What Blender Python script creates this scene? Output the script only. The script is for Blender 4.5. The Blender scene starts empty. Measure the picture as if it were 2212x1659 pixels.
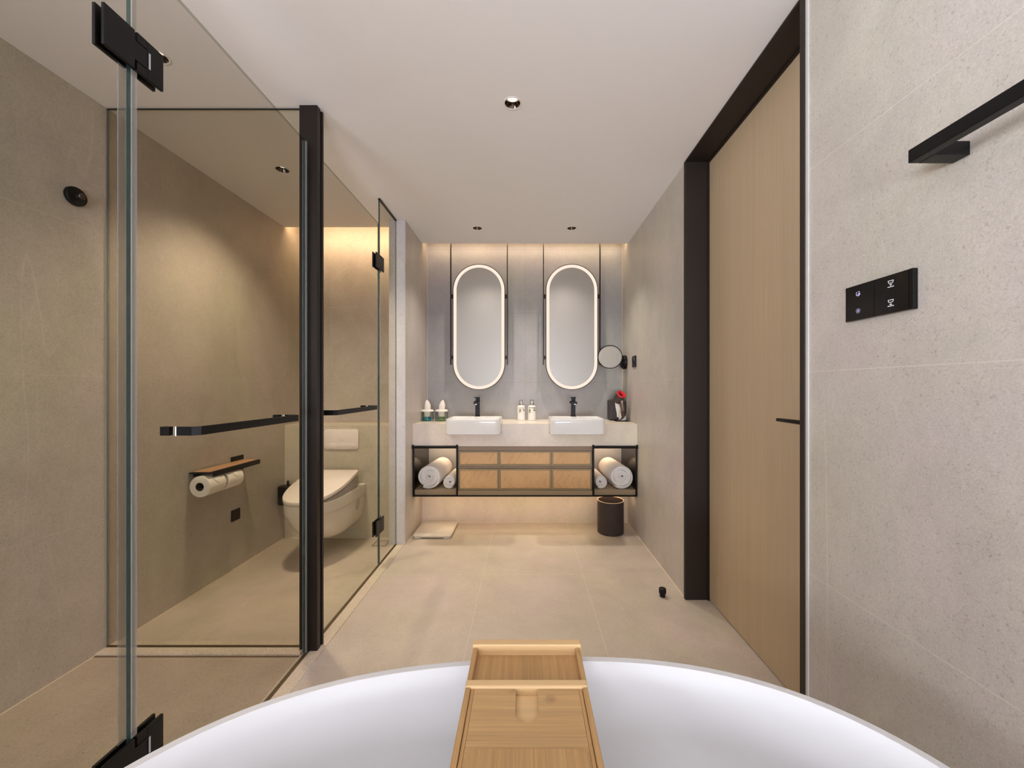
import bpy, bmesh, math, random
from mathutils import Vector, Matrix
random.seed(4)
PI = math.pi
S = bpy.context.scene
C = S.collection

# ------------------------------------------------------------------ camera
cd = bpy.data.cameras.new('camera'); cam = bpy.data.objects.new('camera', cd); C.objects.link(cam)
cam.location = (0, 0, 1.11); cam.rotation_euler = (PI/2, 0, 0)
cd.sensor_width = 36; cd.lens = 36*820/2212
cd.shift_x = -28/2212; cd.shift_y = 8.5/2212
cd.clip_start = 0.02
S.camera = cam
# ------------------------------------------------------------------ world + view
w = bpy.data.worlds.new('world'); S.world = w; w.use_nodes = True
w.node_tree.nodes['Background'].inputs[0].default_value = (0.75, 0.82, 0.95, 1)
w.node_tree.nodes['Background'].inputs[1].default_value = 0.6
vs = S.view_settings
vs.view_transform = 'Standard'; vs.look = 'None'; vs.gamma = 1; vs.use_curve_mapping = False
vs.exposure = -0.10
WARM = (1.0, 0.72, 0.46); SOFT = (1.0, 0.92, 0.83); DAY = (0.925, 0.975, 1.11)
def area(name, loc, rot, sx, sy, power, col, spread=PI):
    l = bpy.data.lights.new(name, 'AREA'); l.shape = 'RECTANGLE'; l.size = sx; l.size_y = sy
    l.energy = power; l.color = col; l.spread = spread
    o = bpy.data.objects.new(name, l); C.objects.link(o); o.location = loc; o.rotation_euler = rot
    return o
def spot(name, loc, power, col, deg=95, blend=.9, r=.03):
    l = bpy.data.lights.new(name, 'SPOT'); l.energy = power; l.color = col
    l.spot_size = math.radians(deg); l.spot_blend = blend; l.shadow_soft_size = r
    o = bpy.data.objects.new(name, l); C.objects.link(o); o.location = loc
    return o
# daylight lamp outside a guessed, unseen left opening; tilted up to favour the ceiling
wl = area('guessed_daylight_left', (-2.35, -1.35, 1.45), (0, 0, 0), 2.1, 1.1, 120, DAY, math.radians(122))
area('added_fill_rear', (.0, -3.06, .80), (PI/2+math.radians(8), 0, 0), 1.5, .5, 90, DAY)  # added frontal fill for the vanity, kept low to stay out of the mirrors
from mathutils import Vector as V3
wl.rotation_euler = V3((math.cos(math.radians(30)), math.sin(math.radians(30)), .8)).to_track_quat('-Z', 'Y').to_euler()
# recessed downlights (their cans are built further down)
DL = [(-.052, 1.586), (-.355, 2.828), (.348, 2.828), (-1.323, 2.07), (-1.32, 1.36)]
for i, (x, y) in enumerate(DL):
    spot('downlight_lamp', (x, y, 2.292), (8, 46, 46, 125, 1.0)[i], SOFT if i < 3 else (1, .87, .70), (120, 104, 104, 124, 110)[i], 1, (.03, .03, .03, .07, .03)[i])
# hidden LED strips: ceiling coves, below the vanity, inside the niches
area('cove_led_vanity', (0, 3.15, 2.345), (math.radians(60), 0, 0), 1.66, .02, 3.0, WARM)
area('cove_led_toilet', (-1.37, 2.83, 2.345), (math.radians(60), 0, 0), .78, .02, 4.2, WARM)
area('vanity_under_led', (0, 2.98, .288), (0, 0, 0), 1.6, .03, 2.0, WARM)
area('niche_led_left', (-.675, 3.2, .664), (0, 0, 0), .3, .02, .8, WARM)
area('niche_led_right', (.675, 3.2, .664), (0, 0, 0), .3, .02, .8, WARM)

# ------------------------------------------------------------------ node helpers
def lin(r, g, b):
    f = lambda c: (c/255/12.92) if c/255 <= .04045 else ((c/255+.055)/1.055)**2.4
    return (f(r), f(g), f(b), 1)
class NT:
    def __init__(s, name):
        s.m = bpy.data.materials.new(name); s.m.use_nodes = True; s.t = s.m.node_tree; s.t.nodes.clear()
        s.out = s.n('ShaderNodeOutputMaterial')
        s.tc = s.n('ShaderNodeTexCoord').outputs['Object']
    def n(s, t, **k):
        a = s.t.nodes.new(t)
        for q, v in k.items(): setattr(a, q, v)
        return a
    def l(s, a, b): s.t.links.new(a, b)
    def put(s, sock, v):
        if hasattr(v, 'links') or isinstance(v, bpy.types.NodeSocket): s.l(v, sock)
        else: sock.default_value = v
    def math(s, op, a, b=None, c=None, clamp=False):
        m = s.n('ShaderNodeMath', operation=op); m.use_clamp = clamp
        s.put(m.inputs[0], a)
        if b is not None: s.put(m.inputs[1], b)
        if c is not None: s.put(m.inputs[2], c)
        return m.outputs[0]
    def mix(s, f, a, b, mode='MIX'):
        m = s.n('ShaderNodeMix', data_type='RGBA', blend_type=mode)
        s.put(m.inputs[0], f); s.put(m.inputs[6], a); s.put(m.inputs[7], b); return m.outputs[2]
    def ramp(s, v, a, b, lo=0., hi=1.):
        m = s.n('ShaderNodeMapRange'); s.put(m.inputs[0], v)
        for i, q in enumerate((a, b, lo, hi)): m.inputs[i+1].default_value = q
        return m.outputs[0]
    def mapping(s, rot=(0, 0, 0), sc=(1, 1, 1)):
        m = s.n('ShaderNodeMapping'); s.l(s.tc, m.inputs[0]); m.inputs[2].default_value = rot; m.inputs[3].default_value = sc
        return m.outputs[0]
    def noise(s, scale, vec=None, detail=4, rough=.55, dist=0):
        m = s.n('ShaderNodeTexNoise'); s.l(vec or s.tc, m.inputs['Vector'])
        m.inputs['Scale'].default_value = scale; m.inputs['Detail'].default_value = detail
        m.inputs['Roughness'].default_value = rough; m.inputs['Distortion'].default_value = dist
        return m.outputs['Fac']
    def xyz(s):
        m = s.n('ShaderNodeSeparateXYZ'); s.l(s.tc, m.inputs[0]); return m.outputs
    def bsdf(s, col, rough=.5, metal=0, spec=.5, bump=None, bs=.1, bd=.01, **k):
        b = s.n('ShaderNodeBsdfPrincipled')
        s.put(b.inputs['Base Color'], col); s.put(b.inputs['Roughness'], rough); s.put(b.inputs['Metallic'], metal)
        b.inputs['Specular IOR Level'].default_value = spec
        for q, v in k.items(): s.put(b.inputs[q.replace('_', ' ')], v)
        if bump is not None:
            m = s.n('ShaderNodeBump'); m.inputs['Strength'].default_value = bs; m.inputs['Distance'].default_value = bd
            s.put(m.inputs['Height'], bump); s.l(m.outputs[0], b.inputs['Normal'])
        s.l(b.outputs[0], s.out.inputs[0]); return s.m
def plain(name, rgb, rough=.5, metal=0, spec=.5, var=.04, **k):
    t = NT(name); c = lin(*rgb)
    d = tuple(v*(1-var) for v in c[:3])+(1,); e = tuple(min(1, v*(1+var)) for v in c[:3])+(1,)
    return t.bsdf(t.mix(t.noise(14), d, e), rough, metal, spec, **k)
def stone(name, rgb, jx=(), jy=(), jz=(), jcol=(214, 206, 192), jw=.0012, rough=.42, vein=.5, grain=1., jstr=.55):
    t = NT(name); c = lin(*rgb)
    v1 = t.mapping((.5, .7, .4), (1, 1, .4))
    v1 = t.mapping((.5, .7, .4), (1, 1, .7))
    big = t.noise(1.5, v1, 6, .62, .5)
    mid = t.noise(7, v1, 5, .65, .3)
    fine = t.noise(230, None, 3, .75)
    med = t.noise(75, t.mapping((.7, .8, .2), (1, 1, .55)), 4, .8)
    k = t.math('ADD', t.ramp(big, .3, .7, -.13, .13), t.ramp(mid, .3, .7, -.055, .055))
    k = t.math('ADD', k, t.ramp(fine, .3, .7, -.12*grain, .12*grain))
    k = t.math('ADD', k, t.ramp(med, .3, .7, -.05*grain, .05*grain))
    pit = t.ramp(t.noise(140, None, 2, .6), .62, .70, 0, -.22*grain)
    k = t.math('ADD', t.math('ADD', k, pit), 1.0)
    hue = t.mix(t.ramp(t.noise(1.9, v1, 4), .38, .62), (c[0]*.98, c[1]*1.0, c[2]*.95, 1), (c[0]*1.02, c[1]*.995, c[2]*1.05, 1))
    cm = t.n('ShaderNodeVectorMath', operation='SCALE'); t.l(hue, cm.inputs[0]); t.l(k, cm.inputs[3])
    col = cm.outputs[0]
    # long pale hairline veins running diagonally through the stone
    for rot, q, th in (((.75, .8, .1), .07, .0018), ((-.5, .4, .9), .1, .0015)):
        vn = t.noise(1.5, t.mapping(rot, (1, 1, q)), 3, .55, .15)
        line = t.ramp(t.math('ABSOLUTE', t.math('SUBTRACT', vn, .52)), 0, th, 1, 0)
        mask = t.ramp(t.noise(3.0, t.mapping(rot, (1, 1, .3)), 2), .48, .66)
        col = t.mix(t.math('MULTIPLY', t.math('MULTIPLY', line, mask), vein*.6), col, lin(224, 214, 198))
    X = t.xyz(); j = None
    for ax, L in ((0, jx), (1, jy), (2, jz)):
        for q in L:
            d = t.math('LESS_THAN', t.math('ABSOLUTE', t.math('SUBTRACT', X[ax], q)), jw)
            j = d if j is None else t.math('MAXIMUM', j, d)
    if j is not None: col = t.mix(t.math('MULTIPLY', j, jstr), col, lin(*jcol))
    return t.bsdf(col, t.ramp(fine, .3, .7, rough-.06, rough+.08), 0, .5, fine, .12, .004)

ST = (192, 184, 173)
M = {}
M['wall'] = stone('wall_porcelain', ST, jz=(.558, 1.158, 1.758), rough=.36)
M['wall_mirror'] = stone('mirror_wall_porcelain', (160, 156, 153), jx=(.002,), jz=(1.158, 1.758, 2.312), jcol=(128, 122, 116), rough=.4, vein=.12)
M['wall_toilet'] = stone('toilet_wall_porcelain', (188, 178, 163), jy=(2.817,), jz=(.558, 1.158, 1.758), rough=.45, jstr=.35)
M['wall_end'] = stone('partition_end_stone', (212, 209, 208), jz=(1.158, 1.758), rough=.5, vein=0)
M['floor'] = stone('floor_porcelain', (196, 182, 164), jx=(-1.445, -.25, .345), jy=(2.26,), jcol=(226, 212, 190), jw=.0013, rough=.36, vein=.6)
M['shower_floor'] = stone('shower_floor_stone', (176, 160, 138), rough=.5, vein=0, grain=1.2)
M['curb'] = stone('threshold_stone', (205, 190, 166), rough=.5, vein=0, grain=1.5)
M['counter'] = stone('counter_stone', (228, 216, 199), rough=.3, vein=0, grain=.8)
M['cistern'] = stone('cistern_stone', (206, 195, 172), rough=.45, vein=.2, grain=.9)
M['grout'] = plain('grout_line', (236, 216, 186), .6)
M['ceiling'] = plain('ceiling_paint', (240, 237, 236), .9, spec=.1, var=.01)
M['white'] = plain('white_trim', (232, 228, 222), .5, var=.01)
M['bronze'] = plain('dark_bronze_metal', (38, 31, 27), .4, .5, var=.08)
M['jamb'] = plain('door_frame_bronze', (42, 33, 27), .55, .2, var=.06)
M['black'] = plain('matt_black_metal', (17, 16, 17), .4, .2, .3, var=.05)
M['blackgloss'] = plain('gloss_black_panel', (14, 14, 15), .12, 0, .4)
M['lacquer'] = plain('dark_lacquer_panel', (20, 15, 13), .15, 0, .3)
M['ceramic'] = plain('white_ceramic', (240, 238, 235), .12, 0, .5, var=.01)
M['toilet'] = plain('toilet_ceramic', (236, 228, 214), .15, 0, .5, var=.01)
M['lid'] = plain('lid_plastic', (238, 226, 216), .3, var=.01)
M['greyplastic'] = plain('grey_plastic', (176, 168, 160), .35)
M['tub'] = plain('matt_solid_surface', (220, 219, 219), .42, 0, .4, var=.008)
M['chrome'] = plain('polished_chrome', (205, 203, 200), .12, 1, var=.02)
M['reflector'] = plain('smoked_chrome_reflector', (112, 98, 86), .14, 1, var=.02)
M['satin'] = plain('satin_light_metal', (196, 196, 210), .35, .2)
M['edge_trim'] = plain('aluminium_edge_trim', (214, 212, 208), .4, .3)
M['plastic_white'] = plain('white_plastic', (238, 232, 222), .35, var=.01)
M['paper'] = plain('white_paper', (242, 234, 222), .9, spec=.1, var=.015)
M['paperdark'] = plain('cardboard_core', (96, 74, 54), .9)
M['red'] = plain('red_ring', (214, 22, 44), .3)
M['dryer'] = plain('dryer_body_grey', (78, 66, 62), .3, .5)
M['goldgrey'] = plain('dryer_handle_metal', (112, 94, 84), .3, .6)
M['bin'] = plain('brown_leatherette', (58, 47, 45), .5, var=.08)
M['binrim'] = plain('pale_bin_rim', (222, 196, 160), .35, .4)
M['scale'] = plain('scale_white', (226, 216, 200), .2, var=.01)
M['inkdark'] = plain('dark_ink', (58, 54, 48), .6)
M['inkgreen'] = plain('green_ink', (150, 158, 116), .6)
M['taupe'] = plain('taupe_veneer', (158, 140, 114), .5, var=.05)
M['drawerframe'] = plain('drawer_frame_veneer', (166, 148, 116), .5, var=.05)
M['rail'] = plain('recess_rail_veneer', (150, 128, 106), .5, var=.05)
M['leather'] = plain('tan_leather', (190, 144, 104), .35)
M['drain'] = plain('drain_slot_bronze', (110, 88, 66), .4, .3)

def emit(name, rgb, st):
    t = NT(name); e = t.n('ShaderNodeEmission'); e.inputs[0].default_value = lin(*rgb); e.inputs[1].default_value = st
    t.l(e.outputs[0], t.out.inputs[0]); return t.m
M['ring'] = emit('mirror_ring_light', (255, 232, 214), 1.15)
M['lamp'] = emit('downlight_bulb', (255, 236, 214), 3.0)
M['icon'] = emit('icon_backlight', (214, 210, 255), .9)
M['iconw'] = emit('icon_backlight_white', (245, 244, 248), .85)
M['led'] = emit('led_strip_glow', (255, 206, 150), 1.2)

def glass(name, tint, refl=1.0, ior=1.45, rough=0.0):
    t = NT(name)
    tr = t.n('ShaderNodeBsdfTransparent'); tr.inputs[0].default_value = tint
    gl = t.n('ShaderNodeBsdfGlossy'); gl.inputs['Roughness'].default_value = rough
    fr = t.n('ShaderNodeFresnel'); fr.inputs[0].default_value = ior
    # the pane's inner faces show the same reflectance as its outer ones
    geo = t.n('ShaderNodeNewGeometry')
    lw = t.n('ShaderNodeLayerWeight'); lw.inputs[0].default_value = .5
    f = t.math('MULTIPLY', t.math('ADD', t.math('MULTIPLY', t.math('POWER', lw.outputs['Facing'], 5.0), .5), .035), refl)
    f = t.math('MULTIPLY', f, t.math('SUBTRACT', 1.0, geo.outputs['Backfacing']))
    ms = t.n('ShaderNodeMixShader'); t.l(f, ms.inputs[0]); t.l(tr.outputs[0], ms.inputs[1]); t.l(gl.outputs[0], ms.inputs[2])
    t.l(ms.outputs[0], t.out.inputs[0]); return t.m
M['glass'] = glass('shower_glass', (.885, .873, .84, 1), .3)
M['winglass'] = glass('window_glass', (.97, .97, .97, 1))
M['clear'] = glass('clear_tumbler_glass', (.93, .95, .94, 1), 1.6)
M['smoke'] = glass('grey_clear_acrylic', (.66, .66, .64, 1), 1.4)
M['blue'] = glass('blue_glass_base', (.22, .74, .84, 1), 1.5)
M['green'] = glass('green_glass_base', (.58, .78, .52, 1), 1.5)
def edgeglass(name='glass_edge', k=.65, tr=(.35, .5, .5, 1)):
    t = NT(name); a = t.n('ShaderNodeBsdfTransparent'); a.inputs[0].default_value = tr
    b = t.n('ShaderNodeBsdfPrincipled'); b.inputs[0].default_value = lin(42, 66, 66); b.inputs['Roughness'].default_value = .2
    m = t.n('ShaderNodeMixShader'); m.inputs[0].default_value = k
    t.l(a.outputs[0], m.inputs[1]); t.l(b.outputs[0], m.inputs[2]); t.l(m.outputs[0], t.out.inputs[0]); return t.m
M['edge'] = edgeglass()
M['edgesoft'] = edgeglass('glass_edge_polished', .15, (.75, .78, .72, 1))
def sealmat():
    t = NT('clear_seal_plastic'); a = t.n('ShaderNodeBsdfTransparent'); a.inputs[0].default_value = (.93, .93, .92, 1)
    b = t.n('ShaderNodeBsdfPrincipled'); b.inputs[0].default_value = lin(205, 200, 196); b.inputs['Roughness'].default_value = .2
    m = t.n('ShaderNodeMixShader'); m.inputs[0].default_value = .28
    t.l(a.outputs[0], m.inputs[1]); t.l(b.outputs[0], m.inputs[2]); t.l(m.outputs[0], t.out.inputs[0]); return t.m
M['seal'] = sealmat()
def mirrormat(name, rough, rgb=(222, 220, 218)):
    t = NT(name); return t.bsdf(lin(*rgb), t.ramp(t.noise(5), 0, 1, rough-.01, rough+.01), 1)
M['mirror'] = mirrormat('frosty_mirror', .45, (168, 163, 156))
M['mirror2'] = mirrormat('cosmetic_mirror', .5, (170, 166, 158))
def woodmat(name, rgb, axis, dark=.72, rough=.4, sc=1., knots=False, amp=1.):
    t = NT(name); c = lin(*rgb)
    v3 = lambda across, along: [along*sc if i == axis else across*sc for i in range(3)]
    g = t.noise(1.0, t.mapping((0, 0, 0), v3(420, 7)), 3, .7)
    g2 = t.noise(1.0, t.mapping((0, 0, 0), v3(95, 1.6)), 3, .6)
    g3 = t.noise(1.0, t.mapping((0, 0, 0), v3(18, .6)), 2, .5)
    f = t.math('ADD', t.math('ADD', t.math('MULTIPLY', g, .38), t.math('MULTIPLY', g2, .37)), t.math('MULTIPLY', g3, .25))
    col = t.mix(t.ramp(f, .5-.13/amp, .5+.13/amp), tuple(v*dark for v in c[:3])+(1,), c)
    if knots:
        v = t.n('ShaderNodeTexVoronoi'); t.l(t.mapping((0, 0, 0), [19, 19, 1]), v.inputs['Vector']); v.inputs['Scale'].default_value = 1.
        blot = t.ramp(v.outputs['Distance'], .07, .24, 1, 0)
        sep = t.n('ShaderNodeSeparateColor'); t.l(v.outputs['Color'], sep.inputs[0])
        pick = t.math('GREATER_THAN', sep.outputs[0], .36)
        fl = t.ramp(t.noise(1, t.mapping((0, 0, 0), v3(520, 160)), 3, .7), .44, .58)
        k = t.math('MULTIPLY', t.math('MULTIPLY', blot, pick), t.math('ADD', t.math('MULTIPLY', fl, .55), .12))
        col = t.mix(k, col, tuple(v_*.34 for v_ in c[:3])+(1,))
    return t.bsdf(col, rough, 0, .4, g, .05, .002)
M['door'] = woodmat('door_veneer', (194, 171, 139), 2, .86, .5, 1.)
M['bambooX'] = woodmat('bamboo_grain_across', (206, 166, 114), 0, .70, .4, .9, True)
M['bambooY'] = woodmat('bamboo_grain_lengthwise', (198, 156, 104), 1, .62, .4, 1., True)
M['bamboolight'] = woodmat('bamboo_light_rail', (228, 192, 140), 0, .86, .38, .8)
def rattan():
    t = NT('woven_rattan'); X = t.xyz()
    band = t.math('PINGPONG', X[2], .0055)
    u = t.math('ADD', X[0], t.math('MULTIPLY', band, .6))
    st = t.math('SINE', t.math('MULTIPLY', u, 2*PI/.0085))
    hz = t.math('SINE', t.math('MULTIPLY', X[2], 2*PI/.0055))
    big = t.math('ADD', X[0], t.math('MULTIPLY', t.math('PINGPONG', t.math('ADD', X[2], 5.0), .30), .62))
    dg = t.math('LESS_THAN', t.math('FRACT', t.math('DIVIDE', t.math('ADD', big, 3.0), .052)), .045)
    dg = t.math('MULTIPLY', dg, t.math('GREATER_THAN', t.noise(7, None, 1), .5))
    h = t.math('ADD', t.math('MULTIPLY', st, .5), t.math('MULTIPLY', hz, .35))
    c1, c2 = lin(204, 156, 104), lin(252, 214, 164)
    f = t.ramp(t.math('ADD', h, t.math('MULTIPLY', t.noise(300, None, 2), .8)), -.5, 1.2)
    col = t.mix(f, c1, c2); col = t.mix(t.math('MULTIPLY', dg, .55), col, lin(108, 72, 44))
    col = t.mix(t.ramp(t.noise(6), .35, .65, 0, .18), col, lin(150, 104, 66))
    return t.bsdf(col, .6, 0, .3, h, .3, .001)
M['rattan'] = rattan()
def terry():
    t = NT('terry_cloth'); n = t.noise(260, None, 3, .7)
    return t.bsdf(t.mix(n, lin(226, 222, 220), lin(250, 248, 246)), .95, 0, .1, n, .5, .004, Sheen_Weight=.3)
M['terry'] = terry()

# ------------------------------------------------------------------ object helpers
def tag(o, label=None, cat=None, group=None, kind=None):
    if label: o['label'] = label
    if cat: o['category'] = cat
    if group: o['group'] = group
    if kind: o['kind'] = kind
    return o
def link(name, bm, mats, parent=None, smooth=False):
    me = bpy.data.meshes.new(name); bmesh.ops.recalc_face_normals(bm, faces=bm.faces[:]); bm.to_mesh(me); bm.free()
    if not isinstance(mats, (list, tuple)): mats = [mats]
    for m in mats: me.materials.append(M[m] if isinstance(m, str) else m)
    if smooth:
        for p in me.polygons: p.use_smooth = True
        me.set_sharp_from_angle(angle=math.radians(38))
    o = bpy.data.objects.new(name, me); C.objects.link(o)
    if parent:
        o.parent = parent
        # meshes are written in world coordinates; keep them there
        off = Vector((0, 0, 0)); p = parent
        while p: off += p.location; p = p.parent
        me.transform(Matrix.Translation(-off))
    return o
def thing(name, loc, label, cat, group=None):
    o = bpy.data.objects.new(name, None); C.objects.link(o); o.location = loc; o.empty_display_size = .05
    return tag(o, label, cat, group)
def place(o):
    """give a single-mesh thing its origin at the middle of its base"""
    me = o.data; xs = [v.co for v in me.vertices]
    c = Vector(((min(v.x for v in xs)+max(v.x for v in xs))/2, (min(v.y for v in xs)+max(v.y for v in xs))/2, min(v.z for v in xs)))
    me.transform(Matrix.Translation(-c)); o.location = c; return o
def box(bm, x0, x1, y0, y1, z0, z1, bev=0, seg=2, mi=0):
    vs_ = [bm.verts.new((x, y, z)) for x in (x0, x1) for y in (y0, y1) for z in (z0, z1)]
    F = [(0, 1, 3, 2), (4, 6, 7, 5), (0, 4, 5, 1), (2, 3, 7, 6), (0, 2, 6, 4), (1, 5, 7, 3)]
    fs = [bm.faces.new([vs_[i] for i in f]) for f in F]
    for f in fs: f.material_index = mi
    if bev:
        es = list({e for f in fs for e in f.edges})
        bmesh.ops.bevel(bm, geom=es, offset=bev, segments=seg, profile=.5, affect='EDGES')
    return fs
def B(*a, **k):
    bm = bmesh.new(); box(bm, *a, **k); return bm
def boxes(L, bev=0):
    bm = bmesh.new()
    for a in L: box(bm, *a, bev=bev)
    return bm
def loft(bm, rings, c0=True, c1=True, loop=True, mi=0):
    R = [[bm.verts.new(p) for p in r] for r in rings]; n = len(R[0])
    for a, b in zip(R, R[1:]):
        for i in range(n if loop else n-1):
            j = (i+1) % n
            f = bm.faces.new((a[i], a[j], b[j], b[i])); f.material_index = mi
    if c0: bm.faces.new(R[0][::-1]).material_index = mi
    if c1: bm.faces.new(R[-1]).material_index = mi
    return R
def lathe(bm, prof, c=(0, 0, 0), n=40, mi=0, ax=None):
    """prof: (radius, height) pairs; ax: direction the height runs along"""
    q = Vector((0, 0, 1)).rotation_difference(Vector(ax)) if ax else None
    rings = []
    for r, z in prof:
        ring = []
        for i in range(n):
            a = 2*PI*i/n; p = Vector((max(r, 1e-5)*math.cos(a), max(r, 1e-5)*math.sin(a), z))
            if q: p = q @ p
            ring.append(p+Vector(c))
        rings.append(ring)
    shut = prof[0] == prof[-1]
    return loft(bm, rings, not shut and prof[0][0] > 1e-4, not shut and prof[-1][0] > 1e-4, mi=mi)
def L_(*a, **k):
    bm = bmesh.new(); lathe(bm, *a, **k); return bm
def tube(bm, pts, r, n=14, mi=0):
    pts = [Vector(p) for p in pts]; rings = []
    for i, p in enumerate(pts):
        d = (pts[min(i+1, len(pts)-1)]-pts[max(i-1, 0)]).normalized()
        u = d.orthogonal().normalized() if i == 0 else (u0-d*u0.dot(d)).normalized()
        u0 = u; v = d.cross(u); rr = r[i] if isinstance(r, (list, tuple)) else r
        rings.append([p+rr*(math.cos(2*PI*k/n)*u+math.sin(2*PI*k/n)*v) for k in range(n)])
    loft(bm, rings, mi=mi)
def rrect(w, h, r, n=6):
    """rounded rectangle outline centred on 0"""
    P = []
    for cx, cy, a0 in ((w/2-r, h/2-r, 0), (-w/2+r, h/2-r, 90), (-w/2+r, -h/2+r, 180), (w/2-r, -h/2+r, 270)):
        for i in range(n+1):
            a = math.radians(a0+90*i/n); P.append((cx+r*math.cos(a), cy+r*math.sin(a)))
    return P
def prism(bm, outline, axis, a, b, mi=0, bev=0):
    f = {0: lambda u, v, t: (t, u, v), 1: lambda u, v, t: (u, t, v), 2: lambda u, v, t: (u, v, t)}[axis]
    n0 = len(bm.faces)
    R = loft(bm, [[f(u, v, a) for u, v in outline], [f(u, v, b) for u, v in outline]], mi=mi)
    if bev:
        es = []
        for ring in R:
            for i in range(len(ring)): es.append(bm.edges.get((ring[i], ring[(i+1) % len(ring)])))
        bmesh.ops.bevel(bm, geom=es, offset=bev, segments=2, profile=.5, affect='EDGES')
def P_(*a, **k):
    bm = bmesh.new(); prism(bm, *a, **k); return bm
def copy_tree(o, loc):
    r = o.copy(); C.objects.link(r); r.location = loc
    for ch in list(o.children):
        c = ch.copy(); C.objects.link(c); c.parent = r
        for g in ch.children:
            d = g.copy(); C.objects.link(d); d.parent = c
    return r
def structure(name, bm, mats, **k):
    o = link(name, bm, mats, **k); o['kind'] = 'structure'; return o

# ------------------------------------------------------------------ the room
W = .847; LX = -1.78; H = 2.3; HT = 2.47; YB = -3.0; YM = 3.30
structure('floor', boxes([(-.852, 1.08, YB, YM, -.05, 0), (LX-.02, -.852, 1.61, YM, -.05, 0)]), 'floor')
structure('trim_1', B(LX-.02, -.9305, YB, 1.5705, -.005, .001), 'shower_floor')          # shower floor
# ceiling: stops short of both far walls so that the light coves stay open
bm = bmesh.new()
# slab with real openings for the five downlights
xs = [LX-.02, -.847, 1.08]
def ceil_slab(bm, x0, x1, y0, y1, holes, r):
    N = 32
    cuts = sorted(holes, key=lambda h: h[1]); ycur = y0
    rows = []
    ys = sorted({h[1] for h in holes})
    for yc in ys:
        rows.append((ycur, yc-.06, [])); rows.append((yc-.06, yc+.06, [h for h in holes if h[1] == yc])); ycur = yc+.06
    rows.append((ycur, y1, []))
    for a, b, hs in rows:
        xc = x0
        for hx, hy in sorted(hs):
            quad(bm, xc, hx-.06, a, b)
            inner, outer = [], []
            for i in range(N):
                an = 2*PI*i/N; c, s = math.cos(an), math.sin(an); m = max(abs(c), abs(s))
                inner.append(bm.verts.new((hx+r*c, hy+r*s, H))); outer.append(bm.verts.new((hx+.06*c/m, hy+.06*s/m, H)))
            up = [bm.verts.new((v.co.x, v.co.y, H+.012)) for v in inner]
            for i in range(N):
                j = (i+1) % N
                bm.faces.new((inner[i], inner[j], outer[j], outer[i])); bm.faces.new((inner[i], up[i], up[j], inner[j]))
            xc = hx+.06
        quad(bm, xc, x1, a, b)
def quad(bm, x0, x1, y0, y1):
    if x1-x0 < 1e-4 or y1-y0 < 1e-4: return
    bm.faces.new([bm.verts.new(p) for p in ((x0, y0, H), (x1, y0, H), (x1, y1, H), (x0, y1, H))])
RH = .034
ceil_slab(bm, -.9, W, YB, 3.127, DL[:3], RH)
ceil_slab(bm, LX, -.9, YB, 2.81, DL[3:], RH)
box(bm, LX-.02, 1.08, YB-.02, YM+.02, HT, HT+.02)
box(bm, -.96, W, 3.115, 3.127, H+.0005, H+.02); box(bm, LX, -.965, 2.798, 2.81, H+.0005, H+.02)
bmesh.ops.remove_doubles(bm, verts=bm.verts[:], dist=1e-5)
me_c = structure('ceiling', bm, 'ceiling')
structure('wall_left', boxes([(LX-.1, LX, -.36, YM, 0, HT), (LX-.1, LX, YB, -2.5, 0, HT), (LX-.1, LX, -2.5, -.36, 0, 1.05), (LX-.1, LX, -2.5, -.36, 2.2, HT)]), 'wall_toilet')
structure('wall_right', boxes([(W, W+.3, 1.99, YM, 0, HT), (W, W+.3, YB, 1.156, 0, HT), (W, W+.3, 1.156, 1.99, 2.302, HT), (1.0, W+.3, 1.156, 1.99, 0, 2.302)]), 'wall')
structure('wall_mirror', B(-W, W, YM, YM+.1, 0, HT), 'wall_mirror')
structure('wall_plinth', B(-W, W, 3.127, YM-.001, 0, .288), 'counter')
structure('wall_partition', B(-.963, -W, 2.695, YM, 0, HT), 'wall')
structure('trim_2', boxes([(-.964, -.8475, 2.69, 2.6945, 0, H-.001)]), 'wall_end')
structure('trim_3', boxes([(-.8535, -.8465, 2.686, 2.6895, 0, H-.001)]), 'edge_trim')
structure('wall_toilet', boxes([(LX, -.964, 3.05, YM, 0, HT)]), 'wall_toilet')
structure('wall_cistern', B(LX, -.964, 2.81, 3.049, 0, .836, bev=.002), 'cistern')
# wall behind the camera; both unseen windows are guessed, added for their daylight
structure('wall_back', boxes([(LX-.1, -.80, YB-.1, YB, 0, HT), (.80, W+.3, YB-.1, YB, 0, HT), (-.80, .80, YB-.1, YB, 0, .56), (-.80, .80, YB-.1, YB, 1.04, HT)]), 'wall')
structure('added_window_2', boxes([(-.80, -.76, YB-.08, YB-.04, .56, 1.04), (.76, .80, YB-.08, YB-.04, .56, 1.04), (-.76, .76, YB-.08, YB-.04, .56, .60), (-.76, .76, YB-.08, YB-.04, 1.0, 1.04)]), 'bronze')  # low unseen opening, added to carry the frontal fill
wx0, wx1 = LX-.08, LX-.04
structure('guessed_window_1', boxes([(wx0, wx1, -2.5, -2.46, 1.05, 2.2), (wx0, wx1, -.40, -.36, 1.05, 2.2), (wx0, wx1, -2.46, -.40, 1.05, 1.09), (wx0, wx1, -2.46, -.40, 2.16, 2.2)]), 'bronze')  # guessed unseen opening, placed so its light favours the right wall
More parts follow.
